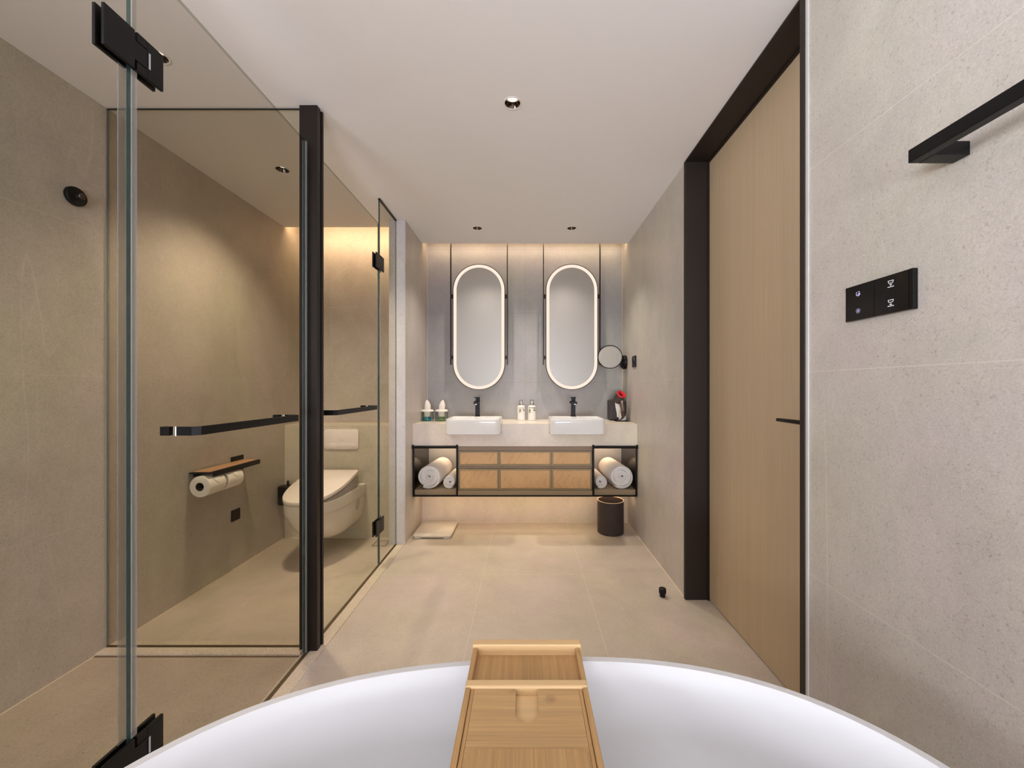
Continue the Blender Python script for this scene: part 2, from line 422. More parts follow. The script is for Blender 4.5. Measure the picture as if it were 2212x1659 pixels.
# pale joint lines where the walls meet the floor
structure('trim_4', boxes([(-W, W, 3.1235, 3.1268, 0, .0025), (W-.0035, W-.0002, 1.995, 3.123, 0, .0025), (-W+.0002, -W+.0035, 2.69, 3.123, 0, .0025),
    (LX+.0002, LX+.0035, 1.66, 2.806, 0, .0025), (LX, -.965, 2.8065, 2.8098, 0, .0025), (LX+.0002, LX+.0035, YB, 1.57, 0, .003)]), 'grout')
structure('trim_5', boxes([(-W+.0002, -W+.002, YM-.002, YM-.0002, .84, HT), (W-.002, W-.0002, YM-.002, YM-.0002, .84, HT)]), 'grout')
# stone threshold along the glass and across between shower and toilet
structure('trim_6', boxes([(-.905, -.853, YB, 2.689, 0, .004), (-.9305, -.921, YB, 2.689, 0, .004), (LX, -.931, 1.571, 1.652, 0, .010)], bev=.0008), 'curb')
structure('trim_7', boxes([(-.921, -.905, YB, 1.594, 0, .0015), (-.921, -.905, 1.646, 2.689, 0, .0015), (LX, -.931, 1.562, 1.5705, 0, .0022)]), 'drain')
# sliding door in the right wall
dr = B(.963, .998, 1.157, 1.989, .006, 2.291); do = structure('door_1', dr, 'door')
fr = bmesh.new()
box(fr, .839, .999, 1.9862, 2.006, .0005, 2.299, bev=.001)      # far jamb, faces the camera
box(fr, .839, .999, 1.1405, 1.1596, .0005, 2.299, bev=.001)
box(fr, .839, .999, 1.1596, 1.9862, 2.2925, 2.299)
box(fr, .955, .9625, 1.978, 1.9862, .0005, 2.2925); box(fr, .955, .9625, 1.1596, 1.978, 2.284, 2.2925)
fo = link('door_frame', fr, 'jamb', do)
bm = bmesh.new()
tube(bm, [(.962, 1.19, .997), (.915, 1.19, .997), (.904, 1.196, .997), (.90, 1.21, .997), (.90, 1.28, .997), (.90, 1.352, .997), (.90, 1.358, .997)], [.008, .008, .0078, .0075, .0068, .0062, .003], 16)
lathe(bm, [(.025, 0), (.025, .006)], (.962, 1.19, .997), 28, ax=(-1, 0, 0))
link('door_handle', bm, 'black', do, smooth=True)
structure('trim_8', boxes([(.8425, .8475, 1.131, 1.1403, 0, H-.001)]), 'edge_trim')

# ------------------------------------------------------------------ glass walls and doors
def pane(name, x0, x1, y0, y1, z0, z1, parent=None, thin='x', softy=0):
    bm = bmesh.new(); fs = box(bm, x0, x1, y0, y1, z0, z1)
    for f in fs:
        n = f.normal if f.normal.length else None
        f.normal_update(); n = f.normal
        big = abs(n.x) > .9 if thin == 'x' else abs(n.y) > .9
        f.material_index = 0 if big else (2 if abs(n.z) > .9 or thin == 'y' or (softy and n.y*softy > .9) else 1)
    return link(name, bm, ['glass', 'edge', 'edgesoft'], parent)
G0, G1 = -.920, -.910
t = thing('glass_partition', (-.915, .38, .004), 'fixed full height glass panel of the shower, nearest the camera at the left', 'glass panel')
pane('glass_pane', G0, G1, -.12, .876, .0045, 2.296, t)
link('ceiling_channel', B(-.922, -.908, -.12, .876, 2.2925, 2.2995), 'bronze', t)
t = thing('glass_partition', (-.915, 2.53, .004), 'narrow fixed glass panel between the toilet door and the pale stone wall end', 'glass panel')
pane('glass_pane', G0, G1, 2.381, 2.688, .0045, 2.296, t, softy=1)
link('ceiling_channel', B(-.922, -.908, 2.381, 2.688, 2.2925, 2.2995), 'bronze', t)
t = thing('glass_partition', (-1.36, 1.615, .011), 'glass screen across between the shower and the toilet, running to the left wall', 'glass panel')
pane('glass_pane', LX+.006, -.952, 1.610, 1.620, .0125, 2.294, t, thin='y')
link('floor_channel', B(LX+.002, -.953, 1.609, 1.621, .0102, .0125), 'drain', t)
link('ceiling_channel', B(LX+.002, -.953, 1.612, 1.618, 2.2945, 2.2968), 'bronze', t)
link('wall_seal', B(LX+.001, LX+.006, 1.609, 1.621, .0125, 2.294), 'seal', t)

# post between the two glass doors
t = thing('metal_post', (-.911, 1.62, 0), 'dark bronze floor to ceiling post between the two glass doors', 'post')
link('post_body', B(-.949, -.874, 1.596, 1.622, 0, 2.2995, bev=.001), 'bronze', t)
bm = boxes([(-.949, -.881, 1.6222, 1.634, 0, 2.2995), (-.949, -.872, 1.6342, 1.6445, 0, 2.2995)], bev=.0006)
link('door_channel', bm, 'jamb', t)

def hinge(parent, yc, zc, near_fixed=True):
    h = None
    s = 1
    bm = bmesh.new()
    for xa, xb in ((-.9085, -.9015), (-.9285, -.9215)):
        # leaf on the fixed glass
        box(bm, xa, xb, yc-.069, yc-.004, zc-.045, zc+.045, bev=.0012)
        # tongue that reaches between the two knuckles
        box(bm, xa, xb, yc-.005, yc+.024, zc-.022, zc+.022, bev=.0006)
    h = link('hinge', bm, 'black', parent)
    bm = bmesh.new()
    for xa, xb in ((-.9085, -.9015), (-.9285, -.9215)):
        box(bm, xa, xb, yc+.001, yc+.0245, zc+.024, zc+.045, bev=.0010)
        box(bm, xa, xb, yc+.001, yc+.0245, zc-.045, zc-.024, bev=.0010)
        box(bm, xa, xb, yc+.0245, yc+.065, zc-.045, zc+.045, bev=.0012)
    link('hinge_leaf', bm, 'black', h)
    link('slot_highlight', B(-.9012, -.9005, yc+.0275, yc+.0315, zc-.019, zc+.019), 'satin', h)  # pale strip standing in for the daylight highlight on the hinge
def pull(parent, y0, y1, z, glass=True):
    bm = bmesh.new()
    X0 = -.9005; X1 = -.852; h = .0115; T = .008
    path = [(-.9095, y0+.002), (X1-.012, y0+.002), (X1, y0+.010), (X1, y1-.010), (X1-.012, y1-.002), (-.9095, y1-.002)]
    n = len(path); outl, inl = [], []
    for i, p in enumerate(path):
        a = Vector(path[max(i-1, 0)]); b = Vector(path[min(i+1, n-1)]); d = (b-a).normalized(); nn = Vector((d.y, -d.x))
        k = T/2; outl.append(Vector(p)+nn*k); inl.append(Vector(p)-nn*k)
    rings = [[(o.x, o.y, z-h), (o.x, o.y, z+h), (q.x, q.y, z+h), (q.x, q.y, z-h)] for o, q in zip(outl, inl)]
    loft(bm, rings)
    hd = link('pull_bar', bm, 'black', parent)
    link('end_ferrule', boxes([(-.9098, -.9015, y0-.0045, y0+.0085, z-h-.0012, z+h+.0012), (-.9098, -.9015, y1-.0085, y1+.0045, z-h-.0012, z+h+.0012)], bev=.001), 'chrome', hd)
    link('inside_plate', boxes([(-.944, -.9205, y0-.004, y0+.010, z-h, z+h), (-.944, -.9205, y1-.012, y1+.004, z-h, z+h)], bev=.001), 'black', hd)
# shower door
t = thing('glass_door', (-.915, 1.22, .012), 'large frameless glass shower door hung left of the dark post, with black pull bar', 'glass door')
pane('glass_pane', G0, G1, .889, 1.572, .012, 2.135, t, softy=-1)
hinge(t, .882, 1.893); hinge(t, .882, .254)
link('edge_seal', boxes([(-.922, -.908, .8765, .8885, .012, .208), (-.922, -.908, .8765, .8885, .30, 1.847), (-.9225, -.9205, .859, .897, .30, 1.847), (-.9225, -.9205, .859, .897, .012, .208)]), 'seal', t)
link('closing_seal', boxes([(-.922, -.908, 1.5722, 1.582, .012, 2.135)]), 'seal', t)
pull(t, .985, 1.432, .998)
# toilet door
t = thing('glass_door', (-.915, 2.01, .012), 'frameless glass toilet door right of the dark post, with black pull bar', 'glass door')
pane('glass_pane', G0, G1, 1.650, 2.372, .012, 2.135, t)
hinge2 = None
for zc in (1.893, .248):
    bm = bmesh.new()
    for xa, xb in ((-.9085, -.9015), (-.9285, -.9215)):
        box(bm, xa, xb, 2.305, 2.3745, zc-.045, zc+.045, bev=.0012)
    h = link('hinge', bm, 'black', t)
    bm = bmesh.new()
    for xa, xb in ((-.9085, -.9015), (-.9285, -.9215)):
        box(bm, xa, xb, 2.3785, 2.43, zc-.045, zc+.045, bev=.0012)
    box(bm, -.9085, -.9015, 2.3745, 2.3785, zc-.02, zc+.02)
    link('hinge_leaf', bm, 'black', h)
link('edge_seal', boxes([(-.922, -.908, 2.3722, 2.380, .012, .202), (-.922, -.908, 2.3722, 2.380, .294, 1.847), (-.922, -.908, 2.3722, 2.380, 1.939, 2.135)]), 'seal', t)
pull(t, 1.71, 2.19, .998)

# ------------------------------------------------------------------ downlights
def downlight(x, y, label):
    t = thing('downlight', (x, y, H), label, 'ceiling light', 'recessed downlights')
    link('trim_ring', L_([(.0325, -.0005), (.0325, -.0022), (.0375, -.0022), (.0385, -.0005), (.0325, -.0005)], (x, y, H), 40), 'white', t, True)
    link('reflector', L_([(.0330, .0005), (.0318, .0002), (.0225, .022), (.0230, .0225), (.0330, .0005)], (x, y, H), 40), 'reflector', t, True)
    link('bulb', L_([(0, .0185), (.012, .019), (.0215, .0215), (.0215, .040), (0, .041)], (x, y, H), 28), 'lamp', t, True)
    return t
dl = downlight(*DL[0], 'chrome recessed downlight alone in the middle of the room ceiling')
for (x, y), lb in zip(DL[1:], ['recessed downlight in front of the left vanity mirror', 'recessed downlight in front of the right vanity mirror',
        'recessed downlight over the toilet, seen through the glass', 'recessed downlight over the shower, beside the upper black hinge']):
    d = copy_tree(dl, (x, y, H)); d['label'] = lb

# ------------------------------------------------------------------ vanity: counter, cabinet
cb = [(-W+.001, W-.001, 2.857, 2.877, .671, .768)]
BX = (-.377, .3825); BW = .2004
segs = [(-W+.001, BX[0]-BW), (BX[0]+BW, BX[1]-BW), (BX[1]+BW, W-.001)]
for a, b in segs:
    cb.append((a, b, 2.857, 2.877, .768, .838)); cb.append((a, b, 2.877, 3.043, .806, .838))
cb.append((-W+.001, W-.001, 3.043, YM-.001, .806, .838))
bm = boxes(cb); bmesh.ops.remove_doubles(bm, verts=bm.verts[:], dist=1e-5)
tag(link('vanity_countertop', bm, 'counter'), 'beige stone vanity counter with deep front apron, spanning wall to wall', 'countertop')
structure('trim_9', boxes([(-W+.002, BX[0]-BW-.001, 2.8555, 2.8568, .8365, .8395), (BX[0]+BW+.001, BX[1]-BW-.001, 2.8555, 2.8568, .8365, .8395), (BX[1]+BW+.001, W-.002, 2.8555, 2.8568, .8365, .8395)]), 'grout')

t = thing('vanity_cabinet', (0, 3.0, .291), 'wall hung vanity cabinet with woven drawer fronts and open black end niches', 'cabinet')
link('bottom_board', boxes([(-.833, -.519, 2.868, YM-.002, .3005, .340), (.523, .835, 2.868, YM-.002, .3005, .340), (-.5065, .5085, 2.862, YM-.002, .3005, .336)], bev=.0015), 'taupe', t)
link('carcass', boxes([(-.5065, .5085, 2.896, YM-.003, .3365, .668)]), 'rail', t)
link('rail', boxes([(-.5065, .5085, 2.874, 2.8955, .6335, .6695), (-.5065, .5085, 2.880, 2.8955, .4985, .5185)]), 'rail', t)
link('side_panel', B(-.8455, -.8345, 2.875, YM-.002, .341, .669), 'lacquer', t)
link('side_panel', B(.8365, .8455, 2.875, YM-.002, .341, .669), 'lacquer', t)
link('side_panel', B(-.518, -.507, 2.875, YM-.002, .341, .669), 'taupe', t)
link('side_panel', B(.509, .522, 2.875, YM-.002, .341, .669), 'taupe', t)
fb = [(-.8455, .8455, 2.8585, 2.8615, .291, .3005), (-.8455, .8455, 2.8615, YM-.002, .291, .3003)]
for a, b in ((-.8455, -.8345), (-.518, -.507), (.509, .522), (.8365, .8455)): fb.append((a, b, 2.858, 2.8745, .2912, .668))
link('metal_frame', boxes(fb), 'black', t)
for a, b in ((-.8465, -.504), (.506, .8465)):
    bm = bmesh.new()
    tube(bm, [(a, 2.846, .6665), (b, 2.846, .6665)], .0105, 16)
    for q in ((a+.006, b-.006)): tube(bm, [(q, 2.846, .655), (q, 2.846, .683)], .0075, 12)
    link('towel_rail', bm, 'black', t, True)
for x0, x1 in ((-.5045, -.1985), (-.1965, .1995), (.2015, .5065)):
    for z0, z1 in ((.5205, .6305), (.3385, .4965)):
        fw = .010
        bm = boxes([(x0, x1, 2.873, 2.8955, z1-fw, z1), (x0, x1, 2.873, 2.8955, z0, z0+fw), (x0, x0+fw, 2.873, 2.8955, z0+fw, z1-fw), (x1-fw, x1, 2.873, 2.8955, z0+fw, z1-fw)], bev=.001)
        d = link('drawer', bm, 'drawerframe', t)
        link('woven_panel', B(x0+fw+.0015, x1-fw-.0015, 2.878, 2.895, z0+fw+.0015, z1-fw-.0015), 'rattan', d)
# LED strips that give the niche and cove light
structure('trim_10', boxes([(-W+.01, W-.01, 3.128, 3.134, 2.322, 2.328)]), 'led')
structure('trim_11', boxes([(LX+.01, -.975, 2.811, 2.817, 2.322, 2.328)]), 'led')

# ------------------------------------------------------------------ basins + taps
def basin(cx, label):
    t = thing('wash_basin', (cx, 2.885, .770), label, 'wash basin', 'semi recessed basins on the vanity')
    Y0, Y1 = 2.730, 3.040; cy = (Y0+Y1)/2; d = Y1-Y0
    bm = bmesh.new(); rings = []
    def R(w, dd, r, z, oy=0): return [(cx+u, cy+oy+v, z) for u, v in rrect(w, dd, r, 8)]
    for w_, dd, r, z in ((.372, d-.03, .03, .7702), (.392, d-.012, .035, .7712), (.3995, d-.002, .038, .776), (.4005, d, .040, .79), (.398, d, .040, .86), (.394, d, .040, .8825), (.392, d-.002, .039, .8845), (.388, d-.006, .037, .8852)):
        rings.append(R(w_, dd, r, z))
    for w_, dd, r, z, oy in ((.374, d-.068, .032, .8852, -.026), (.370, d-.073, .031, .8840, -.026), (.366, d-.078, .030, .878, -.026), (.352, d-.094, .030, .80, -.026), (.320, d-.125, .03, .7855, -.026), (.20, .12, .03, .783, -.026), (.03, .03, .012, .7825, -.026)):
        rings.append(R(w_, dd, r, z, oy))
    loft(bm, rings)
    link('bowl', bm, 'ceramic', t, True)
    link('drain_plug', L_([(.0, .0), (.02, 0), (.021, .002), (.018, .004), (0, .0045)], (cx, cy-.026, .7828), 24), 'chrome', t, True)
    return t
b0 = basin(BX[0], 'white rectangular basin on the left of the vanity, beside the paper capped glasses')
b1 = copy_tree(b0, (BX[1], 2.885, .770)); b1['label'] = 'white rectangular basin on the right of the vanity, beside the hair dryer'
def tap(cx, label):
    cy = 3.012; z0 = .8852
    t = thing('basin_tap', (cx, cy, z0), label, 'tap', 'black basin taps')
    link('base_flange', B(cx-.021, cx+.021, cy-.021, cy+.021, z0, z0+.005, bev=.001), 'black', t)
    link('tap_body', B(cx-.0165, cx+.0165, cy-.0165, cy+.0165, z0+.005, z0+.122, bev=.0015), 'black', t)
    bm = B(cx-.0175, cx+.0175, cy-.115, cy+.012, z0+.103, z0+.119, bev=.002)
    link('spout', bm, 'black', t)
    link('aerator', L_([(.009, 0), (.009, .006)], (cx, cy-.102, z0+.0968), 20), 'chrome', t, True)
    h = link('lever', B(cx-.024, cx+.019, cy-.040, cy+.020, z0+.147, z0+.1535, bev=.0012), 'black', t)
    link('lever_neck', boxes([(cx-.014, cx+.017, cy-.014, cy+.016, z0+.122, z0+.1472)], bev=.001), 'black', h)
    link('side_knob', L_([(.009, 0), (.009, .012)], (cx-.0165, cy-.004, z0+.112), 20, ax=(-1, 0, 0)), 'black', t, True)
    return t
tp = tap(-.3755, 'matt black square basin tap on the left basin')
q = copy_tree(tp, (.3825, 3.012, .8852)); q['label'] = 'matt black square basin tap on the right basin'

# ------------------------------------------------------------------ vanity mirrors
def pill(hw, hh, n=28):
    P = []
    for cy, a0 in ((hh-hw, 0), (-(hh-hw), 180)):
        for i in range(n+1):
            a = math.radians(a0+180*i/n); P.append((hw*math.cos(a), cy+hw*math.sin(a)))
    return P
def pillring(bm, cx, cz, o, i, y0, y1):
    po, pi_ = pill(*o), pill(*i)
    f = lambda P, y: [(cx+u, y, cz+v) for u, v in P]
    R = [[bm.verts.new(p) for p in r] for r in (f(po, y0), f(po, y1), f(pi_, y1), f(pi_, y0))]
    n = len(R[0])
    for a in range(4):
        A, Bq = R[a], R[(a+1) % 4]
        for k in range(n): bm.faces.new((A[k], A[(k+1) % n], Bq[(k+1) % n], Bq[k]))
def vmirror(cx, label):
    cz = 1.626; t = thing('vanity_mirror', (cx, 3.22, 1.094), label, 'mirror', 'lit vanity mirrors')
    bm = bmesh.new(); pillring(bm, cx, cz, (.220, .532), (.2155, .5275), 3.208, 3.238); link('rim', bm, 'bronze', t, True)
    bm = bmesh.new(); pillring(bm, cx, cz, (.2153, .5273), (.190, .502), 3.2105, 3.237); link('light_ring', bm, 'ring', t, True)
    bm = bmesh.new(); prism(bm, [(cx+u, cz+v) for u, v in pill(.1898, .5018)], 1, 3.2108, 3.2365); link('mirror_glass', bm, 'mirror', t)
    bm = bmesh.new(); prism(bm, [(cx+u, cz+v) for u, v in pill(.205, .517)], 1, 3.2385, 3.2395); link('back_plate', bm, 'bronze', t)
    for sx in (-.2395, .2395):
        link('hanging_rod', B(cx+sx-.0035, cx+sx+.0035, 3.206, 3.232, 1.306, HT-.001), 'bronze', t)
        for z in (1.887, 1.369):
            xa, xb = sorted((cx+math.copysign(.2195, sx), cx+sx-math.copysign(.0035, sx)))
            link('bracket', B(xa, xb, 3.203, 3.235, z-.015, z+.013, bev=.001), 'bronze', t)
    return t
m0 = vmirror(-.389, 'tall pill shaped backlit mirror hanging over the left basin')
q = copy_tree(m0, (.3965, 3.22, 1.094)); q['label'] = 'tall pill shaped backlit mirror hanging over the right basin'

# cosmetic mirror on the right wall
t = thing('cosmetic_mirror', (W, 3.19, 1.325), 'round magnifying mirror on a black swivel arm from the right wall', 'mirror')
md = Vector((-.17, -1, .20)).normalized(); mc = Vector((.700, 3.125, 1.366))
link('mirror_disc', L_([(.001, 0), (.094, 0), (.0945, -.001), (.0945, -.006), (.001, -.006)], mc, 56, ax=md), 'mirror2', t, True)
link('rim', L_([(.0948, -.008), (.0985, -.008), (.1005, 0), (.0985, .0035), (.0948, .0035), (.0948, -.008)], mc, 56, ax=md), 'black', t, True)
link('back_shell', L_([(.097, -.0085), (.09, -.0135), (.03, -.017), (.001, -.017)], mc, 48, ax=md), 'black', t, True)
link('inner_ring', L_([(.0745, .0002), (.0755, .001), (.0765, .0002), (.0745, .0002)], mc, 56, ax=md), 'satin', t, True)
bm = bmesh.new()
tube(bm, [(.781, 3.158, 1.345), (.80, 3.165, 1.332), (.815, 3.18, 1.325)], .0055)
box(bm, .800, .812, 3.165, 3.195, 1.295, 1.350, bev=.002)
link('swivel_arm', bm, 'black', t, True)
link('wall_mount', L_([(.001, .042), (.042, .042), (.046, .038), (.046, .030), (.056, .026), (.058, .022), (.058, .0005), (.001, .0005)], (W, 3.19, 1.325), 44, ax=(-1, 0, 0)), 'black', t, True)
t = thing('wall_socket', (W, 2.93, 1.271), 'small black shaver socket plate on the right wall beside the magnifying mirror', 'socket')
link('plate', B(W-.009, W-.0003, 2.885, 2.972, 1.271, 1.357, bev=.0015), 'black', t)
link('flap', B(W-.0115, W-.0092, 2.892, 2.965, 1.278, 1.350, bev=.0008), 'blackgloss', t)

# ------------------------------------------------------------------ things on the counter
CT = .838
def bottle(x, y, label, dark):
    t = thing('soap_bottle', (x, y, CT), label, 'bottle', 'white pump bottles')
    link('bottle_body', L_([(0, .0005), (.031, .0005), (.0335, .002), (.0338, .006), (.0322, .011), (.0325, .112), (.031, .120), (.026, .1245), (.0145, .1265), (.0145, .128), (0, .128)], (x, y, CT), 44), 'plastic_white', t, True)
    pc = link('pump_collar', L_([(0, .128), (.0145, .128), (.0148, .130), (.0148, .147), (.013, .149), (.006, .1495), (.006, .158), (0, .158)], (x, y, CT), 32), 'chrome', t, True)
    bm = L_([(0, .1578), (.008, .1578), (.0135, .160), (.0145, .165), (.0125, .169), (0, .170)], (x, y, CT), 28)
    tube(bm, [(x, y, CT+.164), (x-.008*0, y+.022, CT+.164), (x, y+.032, CT+.160)], .0042, 12)
    link('pump_head', bm, 'chrome', t, True)
    # printed label lines wrapped on the front of the bottle
    def arc(bm, z0, z1, a0, a1, n=8, r=.03255):
        ring = []
        for i in range(n+1):
            a = math.radians(-90+a0+(a1-a0)*i/n)
            ring.append([(x+rr*math.cos(a), y+rr*math.sin(a), CT+z) for rr, z in ((r, z0), (r+.0003, z0), (r+.0003, z1), (r, z1))])
        loft(bm, ring)
    rows = ((.106, .110, -50, 60), (.100, .103, 5, 58), (.085, .089, 10, 60), (.064, .067, -55, -15)) if dark else ((.106, .1085, -30, 55), (.098, .100, -40, 50), (.065, .067, -45, -10))
    for z0, z1, a0, a1 in rows:
        a = a0; bm = bmesh.new()
        while a < a1:
            s_ = random.uniform(4, 9); arc(bm, z0, z1, a, min(a+s_, a1), 2); a += s_+2
        link('lettering', bm, 'inkdark' if dark else 'inkgreen', t)
    g = bmesh.new()
    for k in range(6): arc(g, .070+k*.0045, .0742+k*.0045, -52 if dark else -28, -20 if dark else 0, 4)
    link('label_artwork', g, 'inkgreen', t)
    g = bmesh.new()
    for k in range(3): arc(g, .080+k*.005, .0845+k*.005, 30, 58, 4)
    link('label_artwork', g, 'inkgreen', t)
bottle(-.0325, 3.185, 'white pump soap bottle with pale green print, left one between the basins', False)
bottle(.0585, 3.185, 'white pump soap bottle with dark lettering, right one between the basins', True)

def tumbler(x, y, base, label, tip, lean):
    t = thing('drinking_glass', (x, y, CT), label, 'drinking glass', 'paper capped glasses')
    link('tray', B(x-.056, x+.047, y-.03, y+.05, CT+.0004, CT+.003, bev=.0008), 'clear', t)
    link('holder_side', B(x-.0555, x-.0415, y+.005, y+.045, CT+.0032, CT+.078, bev=.001), 'smoke', t)
    link('holder_side', B(x+.0395, x+.0435, y-.004, y+.045, CT+.0032, CT+.078, bev=.001), 'smoke', t)
    link('glass_base', L_([(0, .0034), (.030, .0034), (.032, .006), (.0335, .012), (.034, .024), (.032, .031), (.026, .028), (0, .027)], (x, y, CT), 40), base, t, True)
    link('glass_wall', L_([(.0325, .0315), (.0345, .05), (.036, .079), (.0345, .079), (.0325, .05), (.0305, .0315), (.0325, .0315)], (x, y, CT), 40), 'clear', t, True)
    link('paper_insert', L_([(0, .036), (.018, .037), (.024, .045), (.027, .078), (.025, .078), (0, .078)], (x, y, CT), 32), 'paper', t, True)
    bm = bmesh.new(); n = 48; rings = []
    for r, z, amp in ((.001, .0800, 0), (.049, .0793, .001), (.0515, .0800, .0018), (.050, .085, .0018), (.044, .094, .001), (.030, .0955, 0), (.001, .0955, 0)):
        rings.append([(x+(r+amp*math.sin(i*2*PI/n*14))*math.cos(2*PI*i/n), y+(r+amp*math.sin(i*2*PI/n*14))*math.sin(2*PI*i/n), CT+z) for i in range(n)])
    loft(bm, rings); link('paper_cap', bm, 'paper', t, True)
    bm = bmesh.new(); rings = []; n = 28
    for k in range(13):
        u = k/12; r = .0285*math.sqrt(max(0, 1-u**1.55))*(.80+.20*math.sin(u*3)) if k < 12 else .0008
        rings.append([(x+tip*u*u+(r*(1+.10*math.sin(3*2*PI*i/n+u*2)))*math.cos(2*PI*i/n), y+.75*r*math.sin(2*PI*i/n), CT+.0958+.078*u) for i in range(n)])
    loft(bm, rings); link('folded_tissue', bm, 'paper', t, True)
tumbler(-.803, 3.125, 'blue', 'glass with a blue base under a white paper cap, by the left wall', -.004, 0)
tumbler(-.686, 3.125, 'green', 'glass with a green base under a white paper cap, against the left basin', .010, 0)

# hair dryer and its black box
t = thing('storage_box', (.775, 3.21, CT), 'dark leatherette box standing behind the hair dryer on the counter', 'box')
link('box_body', B(.712, .838, 3.165, 3.285, CT+.006, CT+.168, bev=.006, seg=3), 'bin', t)
for q in ((.726, 3.18), (.826, 3.18), (.726, 3.27), (.826, 3.27)): link('foot', L_([(.006, .0002), (.006, .0062)], (q[0], q[1], CT), 14), 'black', t)
t = thing('dryer_stand', (.80, 3.10, CT), 'white curved stand holding the hair dryer at the right end of the counter', 'stand')
bm = bmesh.new()
box(bm, .770, .826, 3.088, 3.138, CT+.004, CT+.062, bev=.014, seg=4)
link('stand_base', bm, 'plastic_white', t, True)
bm = bmesh.new()
path = [(.764, 3.150, CT+.150), (.768, 3.149, CT+.120), (.776, 3.148, CT+.090), (.785, 3.144, CT+.06), (.790, 3.138, CT+.03)]
loft(bm, [[(px-w_, py-.004, pz), (px+w_, py-.004, pz), (px+w_, py+.004, pz), (px-w_, py+.004, pz)] for (px, py, pz), w_ in zip(path, (.016, .018, .020, .024, .028))])
link('cradle', bm, 'plastic_white', t, True)
link('base_plate', B(.735, .835, 3.068, 3.142, CT+.0004, CT+.0039, bev=.001), 'black', t)
t = thing('hair_dryer', (.775, 3.08, .90), 'grey hair dryer with a red air ring resting upright in its white stand', 'hair dryer')
ax = Vector((.30, -.62, .72)).normalized(); c0 = Vector((.752, 3.094, 1.006))
link('barrel', L_([(.018, -.006), (.034, -.004), (.0375, .002), (.0385, .060), (.0375, .068), (.030, .069), (.018, .060), (.018, -.006)], c0, 44, ax=ax), 'dryer', t, True)
link('air_ring', L_([(.0378, .0685), (.0385, .076), (.036, .0795), (.026, .076), (.019, .064), (.0175, .040), (.0185, .040), (.0205, .064), (.0378, .0685)], c0, 44, ax=ax), 'red', t, True)
bm = bmesh.new(); tube(bm, [(.776, 3.058, 1.018), (.780, 3.056, .985), (.786, 3.056, .955), (.790, 3.058, .925)], [.0165, .0175, .0175, .017], 24)
link('handle', bm, 'goldgrey', t, True)
bm = bmesh.new(); tube(bm, [(.790, 3.058, .9245), (.793, 3.062, .905), (.795, 3.066, .885)], [.0172, .0175, .0178], 24); tube(bm, [(.795, 3.066, .885), (.789, 3.070, .868), (.776, 3.072, .856), (.760, 3.072, .848), (.742, 3.071, .8455)], [.014, .009, .005, .0035, .003], 14)
link('cable_end', bm, 'dryer', t, True)
link('button', boxes([(.7775, .7825, 3.036, 3.040, .992, .997), (.7780, .7830, 3.036, 3.040, 1.002, 1.007)], bev=.0008), 'chrome', t)

# ------------------------------------------------------------------ towels
def towel(cx, cy0, cy1, z0, R, name, label, dx=0, tail=0, sgn=1):
    """a rolled towel: a thick sheet wound into a spiral about a lengthwise axis"""
    L = cy1-cy0; lay = .0205 if R > .07 else .0170; turns = (R-.008)/lay; N = int(turns*34)
    prof = []
    for cxp, cyp, a0 in ((L/2-.006, lay*.5-.006, 0), (-L/2+.006, lay*.5-.006, 90), (-L/2+.006, -lay*.5+.006, 180), (L/2-.006, -lay*.5+.006, 270)):
        for i in range(4):
            a = math.radians(a0+30*i); prof.append((cxp+.006*math.cos(a), cyp+.006*math.sin(a)))
    rings = []; a_end = -PI/2+sgn*.5+tail
    for k in range(N+1):
        u = k/N; r = .008+(R-.008-lay/2)*u; th = a_end-sgn*(1-u)*turns*2*PI
        wob = 1+.018*math.sin(th*3+u*4)
        ring = []
        for l, tt in prof:
            yy = (cy0+cy1)/2+l; ww = .0016*math.sin(u*40+l*30)
            rr = (r*wob+tt+ww); s_ = (yy-cy0)/L
            ring.append((cx+dx*s_+rr*math.cos(th), yy+(.004*math.sin(th*2+u*9) if l < 0 else 0), z0+R+rr*math.sin(th)*.985))
        rings.append(ring)
    # loose end that lies on the shelf
    bm = bmesh.new(); loft(bm, rings)
    zmin = min(v.co.z for v in bm.verts)
    for v in bm.verts: v.co.z += z0+.0006-zmin
    o = link(name, bm, 'terry', None, True); place(o)
    return tag(o, label, 'towel', 'rolled towels in the vanity niches')
towel(-.736, 2.895, 3.255, .340, .0950, 'rolled_bath_towel', 'large rolled white towel in the left niche', .030, 0, -1)
towel(-.5775, 2.900, 3.20, .340, .0535, 'rolled_hand_towel', 'small rolled white towel in the left niche beside the drawers', .0105, 0, 1)
towel(.737, 2.895, 3.255, .340, .0950, 'rolled_bath_towel', 'large rolled white towel in the right niche', -.030, 0, -1)
towel(.5805, 2.900, 3.20, .340, .0535, 'rolled_hand_towel', 'small rolled white towel in the right niche beside the drawers', -.0115, 0, -1)

